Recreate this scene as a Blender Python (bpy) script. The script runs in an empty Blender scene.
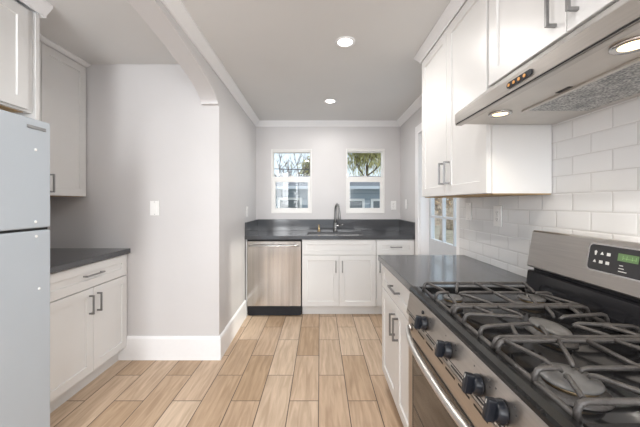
import bpy, bmesh, math, random
from mathutils import Vector, Matrix
random.seed(7)
S = bpy.context.scene
COL = S.collection
PI = math.pi

# ------------------------------------------------------------------ camera
cam = bpy.data.cameras.new('camera'); co = bpy.data.objects.new('camera', cam); COL.objects.link(co)
co.location = (0, 0, 1.28); co.rotation_euler = (PI / 2, 0, 0)
cam.sensor_width = 36; cam.lens = 36 * 296 / 640; cam.shift_y = -10.5 / 640; cam.clip_start = 0.02
S.camera = co
# ------------------------------------------------------------------ world, sun, area light, exposure
W = bpy.data.worlds.new('sky'); S.world = W; W.use_nodes = True
wn = W.node_tree.nodes; wl = W.node_tree.links
bg = wn['Background']
bg.inputs['Color'].default_value = (0.82, 0.91, 1.0, 1); bg.inputs['Strength'].default_value = 0.85
sun = bpy.data.lights.new('sun', 'SUN'); sun.energy = 1.5; sun.angle = 0.09; sun.color = (1, 0.93, 0.82)
so = bpy.data.objects.new('sun', sun); COL.objects.link(so); so.rotation_euler = Vector((0.88, -0.16, 0.44)).to_track_quat('Z', 'Y').to_euler()
def area(name, loc, rot, sx, sy, power, color=(1, 1, 1)):
    l = bpy.data.lights.new(name, 'AREA'); l.shape = 'RECTANGLE'; l.size = sx; l.size_y = sy; l.energy = power; l.color = color
    o = bpy.data.objects.new(name, l); COL.objects.link(o); o.location = loc; o.rotation_euler = rot
    return o
area('rear_fill', (-0.1, -2.3, 1.75), (math.radians(82), 0, 0), 2.4, 1.1, 50, (0.98, 0.988, 1.0))  # fill light added behind the camera to brighten the whole room
area('alcove_fill', (-1.05, -1.3, 1.5), (PI / 2, 0, math.radians(26)), 0.8, 1.5, 38, (0.98, 0.99, 1.0))  # added fill, turned towards the alcove cabinets to lift them
vs = S.view_settings
vs.view_transform = 'Standard'; vs.look = 'None'; vs.gamma = 1; vs.use_curve_mapping = False; vs.exposure = 0.74

# ------------------------------------------------------------------ materials
def mat(name, color=(0.8, 0.8, 0.8), rough=0.5, metal=0.0, noise=0.0, nscale=40, bump=0.0, bscale=80, stretch=None, coat=0.0, emit=None, estr=0, spec=0.5):
    m = bpy.data.materials.new(name); m.use_nodes = True
    n = m.node_tree.nodes; l = m.node_tree.links; p = n['Principled BSDF']
    p.inputs['Base Color'].default_value = (*color, 1); p.inputs['Roughness'].default_value = rough
    p.inputs['Metallic'].default_value = metal; p.inputs['Coat Weight'].default_value = coat
    p.inputs['Specular IOR Level'].default_value = spec
    if emit: p.inputs['Emission Color'].default_value = (*emit, 1); p.inputs['Emission Strength'].default_value = estr
    tc = n.new('ShaderNodeTexCoord'); mp = n.new('ShaderNodeMapping')
    l.new(tc.outputs['Object'], mp.inputs[0])
    if stretch: mp.inputs['Scale'].default_value = stretch
    nz = n.new('ShaderNodeTexNoise'); nz.inputs['Scale'].default_value = nscale; nz.inputs['Detail'].default_value = 5
    l.new(mp.outputs[0], nz.inputs[0])
    if noise:
        r = n.new('ShaderNodeValToRGB'); r.color_ramp.elements[0].position = 0.3; r.color_ramp.elements[1].position = 0.7
        r.color_ramp.elements[0].color = (*[c * (1 - noise) for c in color], 1)
        r.color_ramp.elements[1].color = (*[min(1, c * (1 + noise)) for c in color], 1)
        l.new(nz.outputs[0], r.inputs[0]); l.new(r.outputs[0], p.inputs['Base Color'])
    if bump:
        nb = n.new('ShaderNodeTexNoise'); nb.inputs['Scale'].default_value = bscale; nb.inputs['Detail'].default_value = 4
        l.new(mp.outputs[0], nb.inputs[0])
        b = n.new('ShaderNodeBump'); b.inputs['Strength'].default_value = bump; b.inputs['Distance'].default_value = 0.01
        l.new(nb.outputs[0], b.inputs['Height']); l.new(b.outputs[0], p.inputs['Normal'])
    return m

M = {}
M['wall'] = mat('wall_paint', (0.63, 0.615, 0.615), 0.40, noise=0.015, nscale=3, bump=0.05, bscale=60)
M['ceil'] = mat('ceiling_paint', (0.72, 0.72, 0.715), 0.6, noise=0.015, nscale=2)
M['trim'] = mat('trim_paint', (0.87, 0.87, 0.88), 0.35, noise=0.01)
M['cab'] = mat('cabinet_paint', (0.74, 0.735, 0.725), 0.36, noise=0.012, nscale=5)
M['cabwood'] = mat('raw_plywood', (0.50, 0.34, 0.17), 0.6, noise=0.2, nscale=12, stretch=(1, 8, 8))
M['quartz'] = mat('grey_quartz', (0.070, 0.072, 0.078), 0.13, noise=0.22, nscale=320, spec=0.6)
M['steel'] = mat('brushed_steel', (0.46, 0.43, 0.40), 0.19, metal=1.0, noise=0.16, nscale=2.5, stretch=(9, 9, 0.25))
M['steelh'] = mat('brushed_steel_horizontal', (0.50, 0.47, 0.44), 0.32, metal=1.0, noise=0.06, nscale=6, stretch=(30, 1, 30))
M['chrome'] = mat('polished_steel', (0.62, 0.61, 0.60), 0.18, metal=1.0, noise=0.02)
M['satin'] = mat('satin_steel', (0.62, 0.59, 0.56), 0.36, metal=1.0, noise=0.02)
M['ovenglass'] = mat('oven_glass', (0.02, 0.018, 0.016), 0.04, noise=0.1, spec=0.9)
M['pull'] = mat('satin_nickel', (0.30, 0.30, 0.30), 0.32, metal=1.0, noise=0.03)
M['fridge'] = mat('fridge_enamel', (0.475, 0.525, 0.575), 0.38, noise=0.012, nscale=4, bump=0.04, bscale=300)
M['black'] = mat('black_enamel', (0.012, 0.012, 0.014), 0.16, noise=0.2, nscale=20)
M['well'] = mat('cooktop_enamel', (0.012, 0.012, 0.013), 0.10, noise=0.3, nscale=14, spec=0.32)
M['rim'] = mat('charcoal_rim', (0.011, 0.011, 0.011), 0.22, noise=0.2, nscale=60, spec=0.28)
M['iron'] = mat('cast_iron', (0.058, 0.053, 0.050), 0.36, noise=0.3, nscale=40, bump=0.25, bscale=150)
M['cap'] = mat('burner_cap_enamel', (0.12, 0.118, 0.116), 0.32, noise=0.15, nscale=30)
M['brass'] = mat('burner_brass', (0.40, 0.30, 0.18), 0.4, metal=1.0, noise=0.1)
M['plastic'] = mat('black_plastic', (0.010, 0.012, 0.017), 0.30, noise=0.1, spec=0.35)
M['rubber'] = mat('dark_gap', (0.015, 0.015, 0.016), 0.6, noise=0.1)
M['panel'] = mat('control_black', (0.028, 0.028, 0.030), 0.25, noise=0.08)
M['icon'] = mat('icon_print', (0.62, 0.62, 0.60), 0.5, noise=0.02)
M['lcd'] = mat('green_display', (0.11, 0.19, 0.08), 0.3, noise=0.05, emit=(0.25, 0.50, 0.16), estr=0.03)
M['lcdseg'] = mat('display_segments', (0.30, 0.48, 0.22), 0.4, noise=0.05, emit=(0.45, 0.8, 0.35), estr=0.04)
M['led'] = mat('amber_button', (0.55, 0.25, 0.06), 0.4, noise=0.05, emit=(1, 0.5, 0.12), estr=0.08)
M['plate'] = mat('outlet_plastic', (0.87, 0.865, 0.85), 0.35, noise=0.01)
M['slot'] = mat('outlet_slot', (0.06, 0.06, 0.06), 0.6, noise=0.05)
M['lampon'] = mat('hood_lamp_lens', (1, 0.9, 0.7), 0.4, noise=0.02, emit=(1.0, 0.72, 0.38), estr=2.0)
M['canon'] = mat('downlight_lens', (1, 1, 1), 0.4, noise=0.02, emit=(1.0, 0.95, 0.88), estr=7)
M['hoodin'] = mat('hood_underside', (0.60, 0.575, 0.54), 0.36, metal=0.55, noise=0.04, nscale=12)
M['vinyl'] = mat('white_vinyl', (0.82, 0.81, 0.79), 0.35, noise=0.01)
M['doorp'] = mat('door_paint', (0.55, 0.58, 0.62), 0.35, noise=0.02)
M['soap'] = mat('brushed_brass', (0.72, 0.55, 0.32), 0.28, metal=1.0, noise=0.03)
M['sinkst'] = mat('sink_steel', (0.62, 0.62, 0.62), 0.28, metal=1.0, noise=0.05, nscale=10)
M['bark'] = mat('bark', (0.16, 0.12, 0.09), 0.8, noise=0.4, nscale=14, bump=0.4)
M['palebark'] = mat('pale_bark', (0.55, 0.44, 0.34), 0.8, noise=0.4, nscale=9, bump=0.4)
M['leafy'] = mat('yellow_green_leaves', (0.42, 0.40, 0.15), 0.6, noise=0.5, nscale=5)
M['leafg'] = mat('green_leaves', (0.11, 0.17, 0.05), 0.6, noise=0.5, nscale=5)
M['leafd'] = mat('dry_leaves', (0.50, 0.34, 0.20), 0.7, noise=0.5, nscale=5)
M['shingle'] = mat('roof_shingle', (0.15, 0.16, 0.18), 0.8, noise=0.3, nscale=30)
M['ground'] = mat('yard_ground', (0.33, 0.29, 0.22), 0.9, noise=0.3, nscale=3)
M['cable'] = mat('black_cable', (0.05, 0.05, 0.05), 0.6, noise=0.1)
M['curtain'] = mat('house_window_dark', (0.16, 0.18, 0.19), 0.25, noise=0.15, nscale=4)

def glass_mat():
    m = bpy.data.materials.new('window_glass'); m.use_nodes = True
    n = m.node_tree.nodes; l = m.node_tree.links
    for x in list(n): n.remove(x)
    out = n.new('ShaderNodeOutputMaterial'); mix = n.new('ShaderNodeMixShader'); t = n.new('ShaderNodeBsdfTransparent'); g = n.new('ShaderNodeBsdfGlossy')
    fr = n.new('ShaderNodeFresnel'); fr.inputs[0].default_value = 1.45
    nz = n.new('ShaderNodeTexNoise'); nz.inputs['Scale'].default_value = 2
    rr = n.new('ShaderNodeMapRange'); rr.inputs['To Min'].default_value = 0.01; rr.inputs['To Max'].default_value = 0.03
    l.new(nz.outputs[0], rr.inputs[0]); l.new(rr.outputs[0], g.inputs['Roughness'])
    t.inputs[0].default_value = (0.93, 0.96, 0.97, 1)
    ge = n.new('ShaderNodeNewGeometry'); fm = n.new('ShaderNodeMath'); fm.operation = 'SUBTRACT'; fm.use_clamp = True
    l.new(fr.outputs[0], fm.inputs[0]); l.new(ge.outputs['Backfacing'], fm.inputs[1]); l.new(fm.outputs[0], mix.inputs[0]); l.new(t.outputs[0], mix.inputs[1]); l.new(g.outputs[0], mix.inputs[2]); l.new(mix.outputs[0], out.inputs[0])
    return m
M['glass'] = glass_mat()

def coords_node(n, l, a, b, oa=0.0, ob=0.0):
    """object-space coordinates re-ordered as (axis a + oa, axis b + ob, 0)"""
    tc = n.new('ShaderNodeTexCoord'); sp = n.new('ShaderNodeSeparateXYZ'); cb = n.new('ShaderNodeCombineXYZ')
    l.new(tc.outputs['Object'], sp.inputs[0])
    for k, (ax, off) in enumerate(((a, oa), (b, ob))):
        ad = n.new('ShaderNodeMath'); ad.inputs[1].default_value = off
        l.new(sp.outputs[ax], ad.inputs[0]); l.new(ad.outputs[0], cb.inputs[k])
    return cb

def floor_mat():
    m = bpy.data.materials.new('wood_look_tile'); m.use_nodes = True
    n = m.node_tree.nodes; l = m.node_tree.links; p = n['Principled BSDF']
    cb = coords_node(n, l, 1, 0, -1.915 + 0.285 + 0.57 * 20, 0.009 + 0.189 * 21)
    br = n.new('ShaderNodeTexBrick'); br.offset = 0.5; br.offset_frequency = 2; br.squash = 1
    br.inputs['Scale'].default_value = 1; br.inputs['Brick Width'].default_value = 0.57; br.inputs['Row Height'].default_value = 0.189
    br.inputs['Mortar Size'].default_value = 0.0032; br.inputs['Mortar Smooth'].default_value = 0.2; br.inputs['Bias'].default_value = 0
    br.inputs['Color1'].default_value = (0, 0, 0, 1); br.inputs['Color2'].default_value = (1, 1, 1, 1); br.inputs['Mortar'].default_value = (0.5, 0.5, 0.5, 1)
    l.new(cb.outputs[0], br.inputs['Vector'])
    ramp = n.new('ShaderNodeValToRGB'); e = ramp.color_ramp.elements
    e[0].position = 0; e[0].color = (0.46, 0.32, 0.20, 1)
    e[1].position = 1; e[1].color = (0.65, 0.505, 0.37, 1)
    x = e.new(0.35); x.color = (0.55, 0.40, 0.275, 1)
    x = e.new(0.7); x.color = (0.60, 0.46, 0.335, 1)
    l.new(br.outputs['Color'], ramp.inputs[0])
    # grain: noise stretched along the plank, shifted per plank
    sc = n.new('ShaderNodeVectorMath'); sc.operation = 'MULTIPLY'; sc.inputs[1].default_value = (1.6, 16, 1)
    ad = n.new('ShaderNodeVectorMath'); ad.operation = 'ADD'
    sh = n.new('ShaderNodeVectorMath'); sh.operation = 'SCALE'; sh.inputs['Scale'].default_value = 9
    l.new(br.outputs['Color'], sh.inputs[0]); l.new(cb.outputs[0], sc.inputs[0]); l.new(sc.outputs[0], ad.inputs[0]); l.new(sh.outputs[0], ad.inputs[1])
    nz = n.new('ShaderNodeTexNoise'); nz.inputs['Scale'].default_value = 2.2; nz.inputs['Detail'].default_value = 7; nz.inputs['Distortion'].default_value = 0.7
    l.new(ad.outputs[0], nz.inputs[0])
    gr = n.new('ShaderNodeValToRGB'); gr.color_ramp.elements[0].position = 0.3; gr.color_ramp.elements[1].position = 0.72
    gr.color_ramp.elements[0].color = (0.74, 0.70, 0.66, 1); gr.color_ramp.elements[1].color = (1.12, 1.13, 1.15, 1)
    l.new(nz.outputs[0], gr.inputs[0])
    mu = n.new('ShaderNodeMix'); mu.data_type = 'RGBA'; mu.blend_type = 'MULTIPLY'; mu.inputs['Factor'].default_value = 1
    l.new(ramp.outputs[0], mu.inputs['A']); l.new(gr.outputs[0], mu.inputs['B'])
    mg = n.new('ShaderNodeMix'); mg.data_type = 'RGBA'; mg.inputs['B'].default_value = (0.10, 0.07, 0.05, 1)
    l.new(br.outputs['Fac'], mg.inputs['Factor']); l.new(mu.outputs['Result'], mg.inputs['A']); l.new(mg.outputs['Result'], p.inputs['Base Color'])
    b = n.new('ShaderNodeBump'); b.invert = True; b.inputs['Strength'].default_value = 0.5; b.inputs['Distance'].default_value = 0.003
    l.new(br.outputs['Fac'], b.inputs['Height']); l.new(b.outputs[0], p.inputs['Normal'])
    p.inputs['Roughness'].default_value = 0.42
    return m
M['floor'] = floor_mat()

def tile_mat():
    m = bpy.data.materials.new('subway_tile'); m.use_nodes = True
    n = m.node_tree.nodes; l = m.node_tree.links; p = n['Principled BSDF']
    cb = coords_node(n, l, 1, 2, -1.209 + 0.166 * 20, -1.321 + 0.0745 * 20)
    br = n.new('ShaderNodeTexBrick'); br.offset = 0.5; br.squash = 1
    br.inputs['Scale'].default_value = 1; br.inputs['Brick Width'].default_value = 0.166; br.inputs['Row Height'].default_value = 0.0745
    br.inputs['Mortar Size'].default_value = 0.0016; br.inputs['Mortar Smooth'].default_value = 0.6
    br.inputs['Color1'].default_value = (0.76, 0.765, 0.765, 1); br.inputs['Color2'].default_value = (0.80, 0.80, 0.80, 1); br.inputs['Mortar'].default_value = (0.58, 0.57, 0.56, 1)
    l.new(cb.outputs[0], br.inputs['Vector']); l.new(br.outputs['Color'], p.inputs['Base Color'])
    b2 = n.new('ShaderNodeTexBrick'); b2.offset = 0.5; b2.squash = 1
    b2.inputs['Scale'].default_value = 1; b2.inputs['Brick Width'].default_value = 0.166; b2.inputs['Row Height'].default_value = 0.0745
    b2.inputs['Mortar Size'].default_value = 0.007; b2.inputs['Mortar Smooth'].default_value = 1.0
    l.new(cb.outputs[0], b2.inputs['Vector'])
    b = n.new('ShaderNodeBump'); b.invert = True; b.inputs['Strength'].default_value = 0.5; b.inputs['Distance'].default_value = 0.003
    l.new(b2.outputs['Fac'], b.inputs['Height']); l.new(b.outputs[0], p.inputs['Normal'])
    rg = n.new('ShaderNodeMapRange'); rg.inputs['To Min'].default_value = 0.10; rg.inputs['To Max'].default_value = 0.7
    l.new(br.outputs['Fac'], rg.inputs[0]); l.new(rg.outputs[0], p.inputs['Roughness'])
    return m
M['tile'] = tile_mat()

def siding_mat():
    m = bpy.data.materials.new('lap_siding'); m.use_nodes = True
    n = m.node_tree.nodes; l = m.node_tree.links; p = n['Principled BSDF']
    w = n.new('ShaderNodeTexWave'); w.bands_direction = 'Z'; w.wave_profile = 'SAW'; w.inputs['Scale'].default_value = 2.2
    tc = n.new('ShaderNodeTexCoord'); l.new(tc.outputs['Object'], w.inputs[0])
    r = n.new('ShaderNodeValToRGB'); r.color_ramp.elements[0].color = (0.24, 0.29, 0.34, 1); r.color_ramp.elements[1].color = (0.36, 0.42, 0.47, 1)
    r.color_ramp.elements[1].position = 0.2
    l.new(w.outputs['Fac'], r.inputs[0]); l.new(r.outputs[0], p.inputs['Base Color'])
    b = n.new('ShaderNodeBump'); b.inputs['Strength'].default_value = 0.6; b.inputs['Distance'].default_value = 0.02
    l.new(w.outputs['Fac'], b.inputs['Height']); l.new(b.outputs[0], p.inputs['Normal'])
    p.inputs['Roughness'].default_value = 0.6
    return m
M['siding'] = siding_mat()

def filter_mat():
    m = bpy.data.materials.new('grease_filter_mesh'); m.use_nodes = True
    n = m.node_tree.nodes; l = m.node_tree.links; p = n['Principled BSDF']
    tc = n.new('ShaderNodeTexCoord'); v = n.new('ShaderNodeTexVoronoi'); v.inputs['Scale'].default_value = 150
    l.new(tc.outputs['Object'], v.inputs['Vector'])
    nz = n.new('ShaderNodeTexNoise'); nz.inputs['Scale'].default_value = 22; nz.inputs['Detail'].default_value = 6; l.new(tc.outputs['Object'], nz.inputs[0])
    mx = n.new('ShaderNodeMath'); mx.operation = 'MULTIPLY'; l.new(v.outputs['Distance'], mx.inputs[0]); l.new(nz.outputs[0], mx.inputs[1])
    r = n.new('ShaderNodeValToRGB'); r.color_ramp.elements[0].position = 0.08; r.color_ramp.elements[0].color = (0.16, 0.17, 0.18, 1)
    r.color_ramp.elements[1].position = 0.42; r.color_ramp.elements[1].color = (0.70, 0.70, 0.68, 1)
    l.new(mx.outputs[0], r.inputs[0]); l.new(r.outputs[0], p.inputs['Base Color'])
    b = n.new('ShaderNodeBump'); b.inputs['Strength'].default_value = 0.8; b.inputs['Distance'].default_value = 0.004
    l.new(v.outputs['Distance'], b.inputs['Height']); l.new(b.outputs[0], p.inputs['Normal'])
    p.inputs['Metallic'].default_value = 0.7; p.inputs['Roughness'].default_value = 0.45
    return m
M['filter'] = filter_mat()

# ------------------------------------------------------------------ helpers
def L(x0):  return lambda a, z, d: Vector((x0 + d, a, z))      # face looking +X; a runs along Y
def R(x0):  return lambda a, z, d: Vector((x0 - d, a, z))      # face looking -X
def B(y0):  return lambda a, z, d: Vector((a, y0 - d, z))      # face looking -Y (towards the camera)
I = lambda a, b, c: Vector((a, b, c))

def box(bm, F, a0, a1, b0, b1, c0, c1, bev=0.0, seg=2):
    t = bmesh.new()
    vs_ = [t.verts.new(F(a, b, c)) for c in (c0, c1) for b in (b0, b1) for a in (a0, a1)]
    for q in ((0, 1, 3, 2), (4, 6, 7, 5), (0, 4, 5, 1), (2, 3, 7, 6), (0, 2, 6, 4), (1, 5, 7, 3)):
        t.faces.new([vs_[i] for i in q])
    bmesh.ops.recalc_face_normals(t, faces=t.faces)
    if bev: bmesh.ops.bevel(t, geom=list(t.edges), offset=bev, segments=seg, profile=0.6, affect='EDGES', clamp_overlap=True)
    join(bm, t)

def join(bm, t):
    me = bpy.data.meshes.new('tmp'); t.to_mesh(me); t.free(); bm.from_mesh(me); bpy.data.meshes.remove(me)

def cyl(bm, p0, p1, r0, r1=None, n=20, bev=0.0):
    r1 = r0 if r1 is None else r1
    p0 = Vector(p0); p1 = Vector(p1); d = (p1 - p0)
    t = bmesh.new(); bmesh.ops.create_cone(t, cap_ends=True, segments=n, radius1=r0, radius2=r1, depth=d.length)
    if bev:
        es = [e for e in t.edges if abs(e.verts[0].co.z - e.verts[1].co.z) < 1e-6]
        bmesh.ops.bevel(t, geom=es, offset=bev, segments=2, profile=0.5, affect='EDGES', clamp_overlap=True)
    q = d.normalized().to_track_quat('Z', 'Y').to_matrix().to_4x4()
    bmesh.ops.transform(t, matrix=Matrix.Translation((p0 + p1) / 2) @ q, verts=t.verts)
    for f in t.faces: f.smooth = len(f.verts) == 4
    join(bm, t)

def tube(bm, pts, r, n=8, caps=True, flat=1.0):
    pts = [Vector(p) for p in pts]; rs = r if isinstance(r, (list, tuple)) else [r] * len(pts)
    rings = []; up = Vector((0, 0, 1)); prev = None
    for i, p in enumerate(pts):
        d = (pts[min(i + 1, len(pts) - 1)] - pts[max(i - 1, 0)]).normalized()
        if prev is None:
            ref = up if abs(d.dot(up)) < 0.95 else Vector((1, 0, 0)); u = d.cross(ref).normalized()
        else:
            u = (prev - d * prev.dot(d)).normalized()
        prev = u; v = u.cross(d).normalized()
        rings.append([bm.verts.new(p + (u * math.cos(2 * PI * k / n) + v * math.sin(2 * PI * k / n) * flat) * rs[i]) for k in range(n)])
    for A, C in zip(rings, rings[1:]):
        for k in range(n):
            f = bm.faces.new((A[k], A[(k + 1) % n], C[(k + 1) % n], C[k])); f.smooth = True
    if caps: bm.faces.new(rings[0][::-1]); bm.faces.new(rings[-1])

def lathe(bm, c, prof, n=24, axis='Z', sx=1, sy=1):
    c = Vector(c); rings = []
    for r, h in prof:
        ring = []
        for k in range(n):
            a = 2 * PI * k / n; x, y = r * math.cos(a) * sx, r * math.sin(a) * sy
            v = Vector((x, y, h)) if axis == 'Z' else Vector((h, x, y)) if axis == 'X' else Vector((x, h, y))
            ring.append(bm.verts.new(c + v))
        rings.append(ring)
    for A, C in zip(rings, rings[1:]):
        for k in range(n):
            f = bm.faces.new((A[k], A[(k + 1) % n], C[(k + 1) % n], C[k])); f.smooth = True
    bm.faces.new(rings[0][::-1]); bm.faces.new(rings[-1])

def prism(bm, poly, F, a0, a1):
    """poly: list of (p, q); F(p, q, a)"""
    A = [bm.verts.new(F(p, q, a0)) for p, q in poly]; C = [bm.verts.new(F(p, q, a1)) for p, q in poly]
    n = len(poly)
    for k in range(n): bm.faces.new((A[k], A[(k + 1) % n], C[(k + 1) % n], C[k]))
    bm.faces.new(A[::-1]); bm.faces.new(C)

def sweep(bm, path, prof, side=1):
    """closed profile (out, z) swept along an XY polyline with mitred corners; out is to the left of travel when side=1"""
    P = [Vector((x, y, 0)) for x, y in path]; rings = []
    def nrm(a, b):
        d = (b - a).normalized(); return Vector((-d.y, d.x, 0)) * side
    for i, p in enumerate(P):
        if i == 0: m = nrm(P[0], P[1])
        elif i == len(P) - 1: m = nrm(P[-2], P[-1])
        else:
            n1, n2 = nrm(P[i - 1], P[i]), nrm(P[i], P[i + 1]); m = (n1 + n2).normalized(); m /= max(0.2, m.dot(n1))
        rings.append([bm.verts.new(p + m * o + Vector((0, 0, z))) for o, z in prof])
    n = len(prof)
    for A, C in zip(rings, rings[1:]):
        for k in range(n): bm.faces.new((A[k], A[(k + 1) % n], C[(k + 1) % n], C[k]))
    bm.faces.new(rings[0][::-1]); bm.faces.new(rings[-1])

def shaker(bm, F, a0, a1, z0, z1, th=0.019, rail=0.057, rec=0.008, slope=0.003):
    e = 0.0015
    def ring(i, d): return [bm.verts.new(F(a, z, d)) for a, z in ((a0 + i, z0 + i), (a1 - i, z0 + i), (a1 - i, z1 - i), (a0 + i, z1 - i))]
    rs = [ring(0, 0), ring(0, th - e), ring(e, th), ring(rail, th), ring(rail + slope, th - rec)]
    bm.faces.new(rs[0][::-1])
    for A, C in zip(rs, rs[1:]):
        for k in range(4): bm.faces.new((A[k], A[(k + 1) % 4], C[(k + 1) % 4], C[k]))
    bm.faces.new(rs[-1])

def pull(bm, F, a, z, ln, vert=True, out=0.034, t=0.010, base=0.019):
    h = ln / 2
    if vert:
        box(bm, F, a - t / 2, a + t / 2, z - h, z + h, base + out - t, base + out, 0.0015)
        for s in (-1, 1): box(bm, F, a - t / 2, a + t / 2, z + s * (h - t / 2) - t / 2, z + s * (h - t / 2) + t / 2, base, base + out - t, 0.0008)
    else:
        box(bm, F, a - h, a + h, z - t / 2, z + t / 2, base + out - t, base + out, 0.0015)
        for s in (-1, 1): box(bm, F, a + s * (h - t / 2) - t / 2, a + s * (h - t / 2) + t / 2, z - t / 2, z + t / 2, base, base + out - t, 0.0008)

def world_loc(o):
    v = Vector(o.location)
    while o.parent: o = o.parent; v += Vector(o.location)
    return v
def obj(name, bm, m, parent=None, label=None, smooth=None):
    bmesh.ops.recalc_face_normals(bm, faces=bm.faces)
    if parent is not None: bmesh.ops.translate(bm, vec=-world_loc(parent), verts=bm.verts)
    me = bpy.data.meshes.new(name); bm.to_mesh(me); bm.free()
    o = bpy.data.objects.new(name, me); COL.objects.link(o); me.materials.append(M[m])
    if parent is not None: o.parent = parent
    if label: o['label'] = label
    return o
def mk(name, m, parent, fn, label=None):
    bm = bmesh.new(); fn(bm); return obj(name, bm, m, parent, label)
def thing(name, label, cat, loc, group=None):
    o = bpy.data.objects.new(name, None); COL.objects.link(o); o.location = loc; o.empty_display_size = 0.1
    tag(o, label, cat, group); return o
def tag(o, label, cat, group=None):
    o['label'] = label; o['category'] = cat
    if group: o['group'] = group
def struct(name, m, fn, parent=None):
    bm = bmesh.new(); fn(bm); o = obj(name, bm, m, parent)
    if parent is None: o['kind'] = 'structure'
    return o
def sgroup(name, loc=(0, 0, 0)):
    o = bpy.data.objects.new(name, None); COL.objects.link(o); o.location = loc; o['kind'] = 'structure'; return o
def copy_tree(o, parent=None):
    c = o.copy(); COL.objects.link(c); c.parent = parent
    for ch in list(o.children): copy_tree(ch, c)
    return c

# ------------------------------------------------------------------ room dimensions
CZ = 2.37                     # kitchen ceiling
AZ = 2.415                    # alcove ceiling
YB = 3.97                     # back wall
YA = 2.425                    # alcove back wall
XR = 1.075                    # right wall
XT = 1.03                     # tiled face of the right wall
XAL = -2.21                   # alcove left wall
def xl(y): return -0.826 - 0.0215 * (y - YA)      # left kitchen wall
TH = 0.135                    # thickness of the arched wall

# ------------------------------------------------------------------ structure
struct('floor', 'floor', lambda bm: box(bm, I, -2.4, 1.3, -2.6, 4.1, -0.06, 0.0))
struct('ceiling', 'ceil', lambda bm: box(bm, I, -0.90, 1.3, -2.6, 4.1, CZ, CZ + 0.12))
struct('ceiling_alcove', 'ceil', lambda bm: box(bm, I, -2.4, -0.90, -2.6, 2.6, AZ, AZ + 0.12))

def arch_wall(bm):
    pts = [(-2.6, 0), (-0.385, 0), (-0.385, 2.078)]
    yc, a, zs, b = 1.0, 1.385, 2.085, 0.192
    N = 120
    for k in range(N + 1):
        t = PI - PI * k / N
        pts.append((yc + a * math.cos(t), zs + b * math.sin(t)))
    pts += [(2.385, 2.078), (YA + 0.001, 2.078), (YA + 0.001, 0), (YB + 0.12, 0), (YB + 0.12, AZ + 0.02), (-2.6, AZ + 0.02)]
    A = [bm.verts.new((xl(y), y, z)) for y, z in pts]; C = [bm.verts.new((xl(y) - TH, y, z)) for y, z in pts]
    n = len(pts)
    for k in range(n):
        f = bm.faces.new((A[k], A[(k + 1) % n], C[(k + 1) % n], C[k])); f.smooth = False
    bm.faces.new(A); bm.faces.new(C[::-1])
struct('wall_left', 'wall', arch_wall)
struct('wall_alcove', 'wall', lambda bm: box(bm, I, XAL - 0.15, xl(YA) - 0.0003, YA, YA + 0.14, 0, AZ + 0.02))
struct('wall_alcove_left', 'wall', lambda bm: box(bm, I, XAL - 0.13, XAL, -2.6, YA, 0, AZ + 0.02))

WIN = [(-0.650, -0.113, 1.150, 1.998), (0.352, 0.862, 1.150, 2.008)]
def back_wall(bm):
    xs = [-1.0, WIN[0][0], WIN[0][1], WIN[1][0], WIN[1][1], 1.3]; zs = [0, 1.150, 2.003, CZ + 0.05]
    for i in range(5):
        for k in range(3):
            if k == 1 and i in (1, 3): continue
            box(bm, I, xs[i], xs[i + 1], YB, YB + 0.12, zs[k], zs[k + 1])
    bmesh.ops.remove_doubles(bm, verts=bm.verts, dist=1e-5)
    seen = {}
    for f in list(bm.faces):
        k = tuple(sorted(v.index for v in f.verts)); seen.setdefault(k, []).append(f)
    bm.verts.index_update()
    seen = {}
    for f in list(bm.faces): seen.setdefault(frozenset(v.index for v in f.verts), []).append(f)
    bmesh.ops.delete(bm, geom=[f for fs in seen.values() if len(fs) > 1 for f in fs], context='FACES_ONLY')
struct('wall_back', 'wall', back_wall)

DY0, DY1, DZ = 2.285, 3.19, 2.03
def right_wall(bm):
    box(bm, I, XR, XR + 0.15, DY1, YB + 0.12, 0, CZ + 0.05)
    box(bm, I, XR, XR + 0.15, DY0, DY1, DZ, CZ + 0.05)
    box(bm, I, XR, XR + 0.15, -2.6, DY0, 0, CZ + 0.05)
struct('wall_right', 'wall', right_wall)
struct('wall_right_tile', 'tile', lambda bm: box(bm, I, XT, XR, -1.2, 2.188, 0.0, CZ))

# baseboards
BB = [(0, 0), (0.017, 0), (0.017, 0.172), (0.012, 0.184), (0.006, 0.190), (0, 0.192)]
struct('baseboard_left', 'trim', lambda bm: sweep(bm, [(-1.640, YA), (xl(YA), YA), (xl(3.33), 3.33)], BB, -1))
# crown
CR = [(0, CZ - 0.066), (0.010, CZ - 0.066), (0.014, CZ - 0.056), (0.034, CZ - 0.034), (0.050, CZ - 0.016), (0.056, CZ - 0.012), (0.060, CZ), (0, CZ)]
struct('trim_crown', 'trim', lambda bm: sweep(bm, [(xl(-2.5), -2.5), (xl(YB), YB), (XR, YB), (XR, 2.172)], CR, -1))

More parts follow.
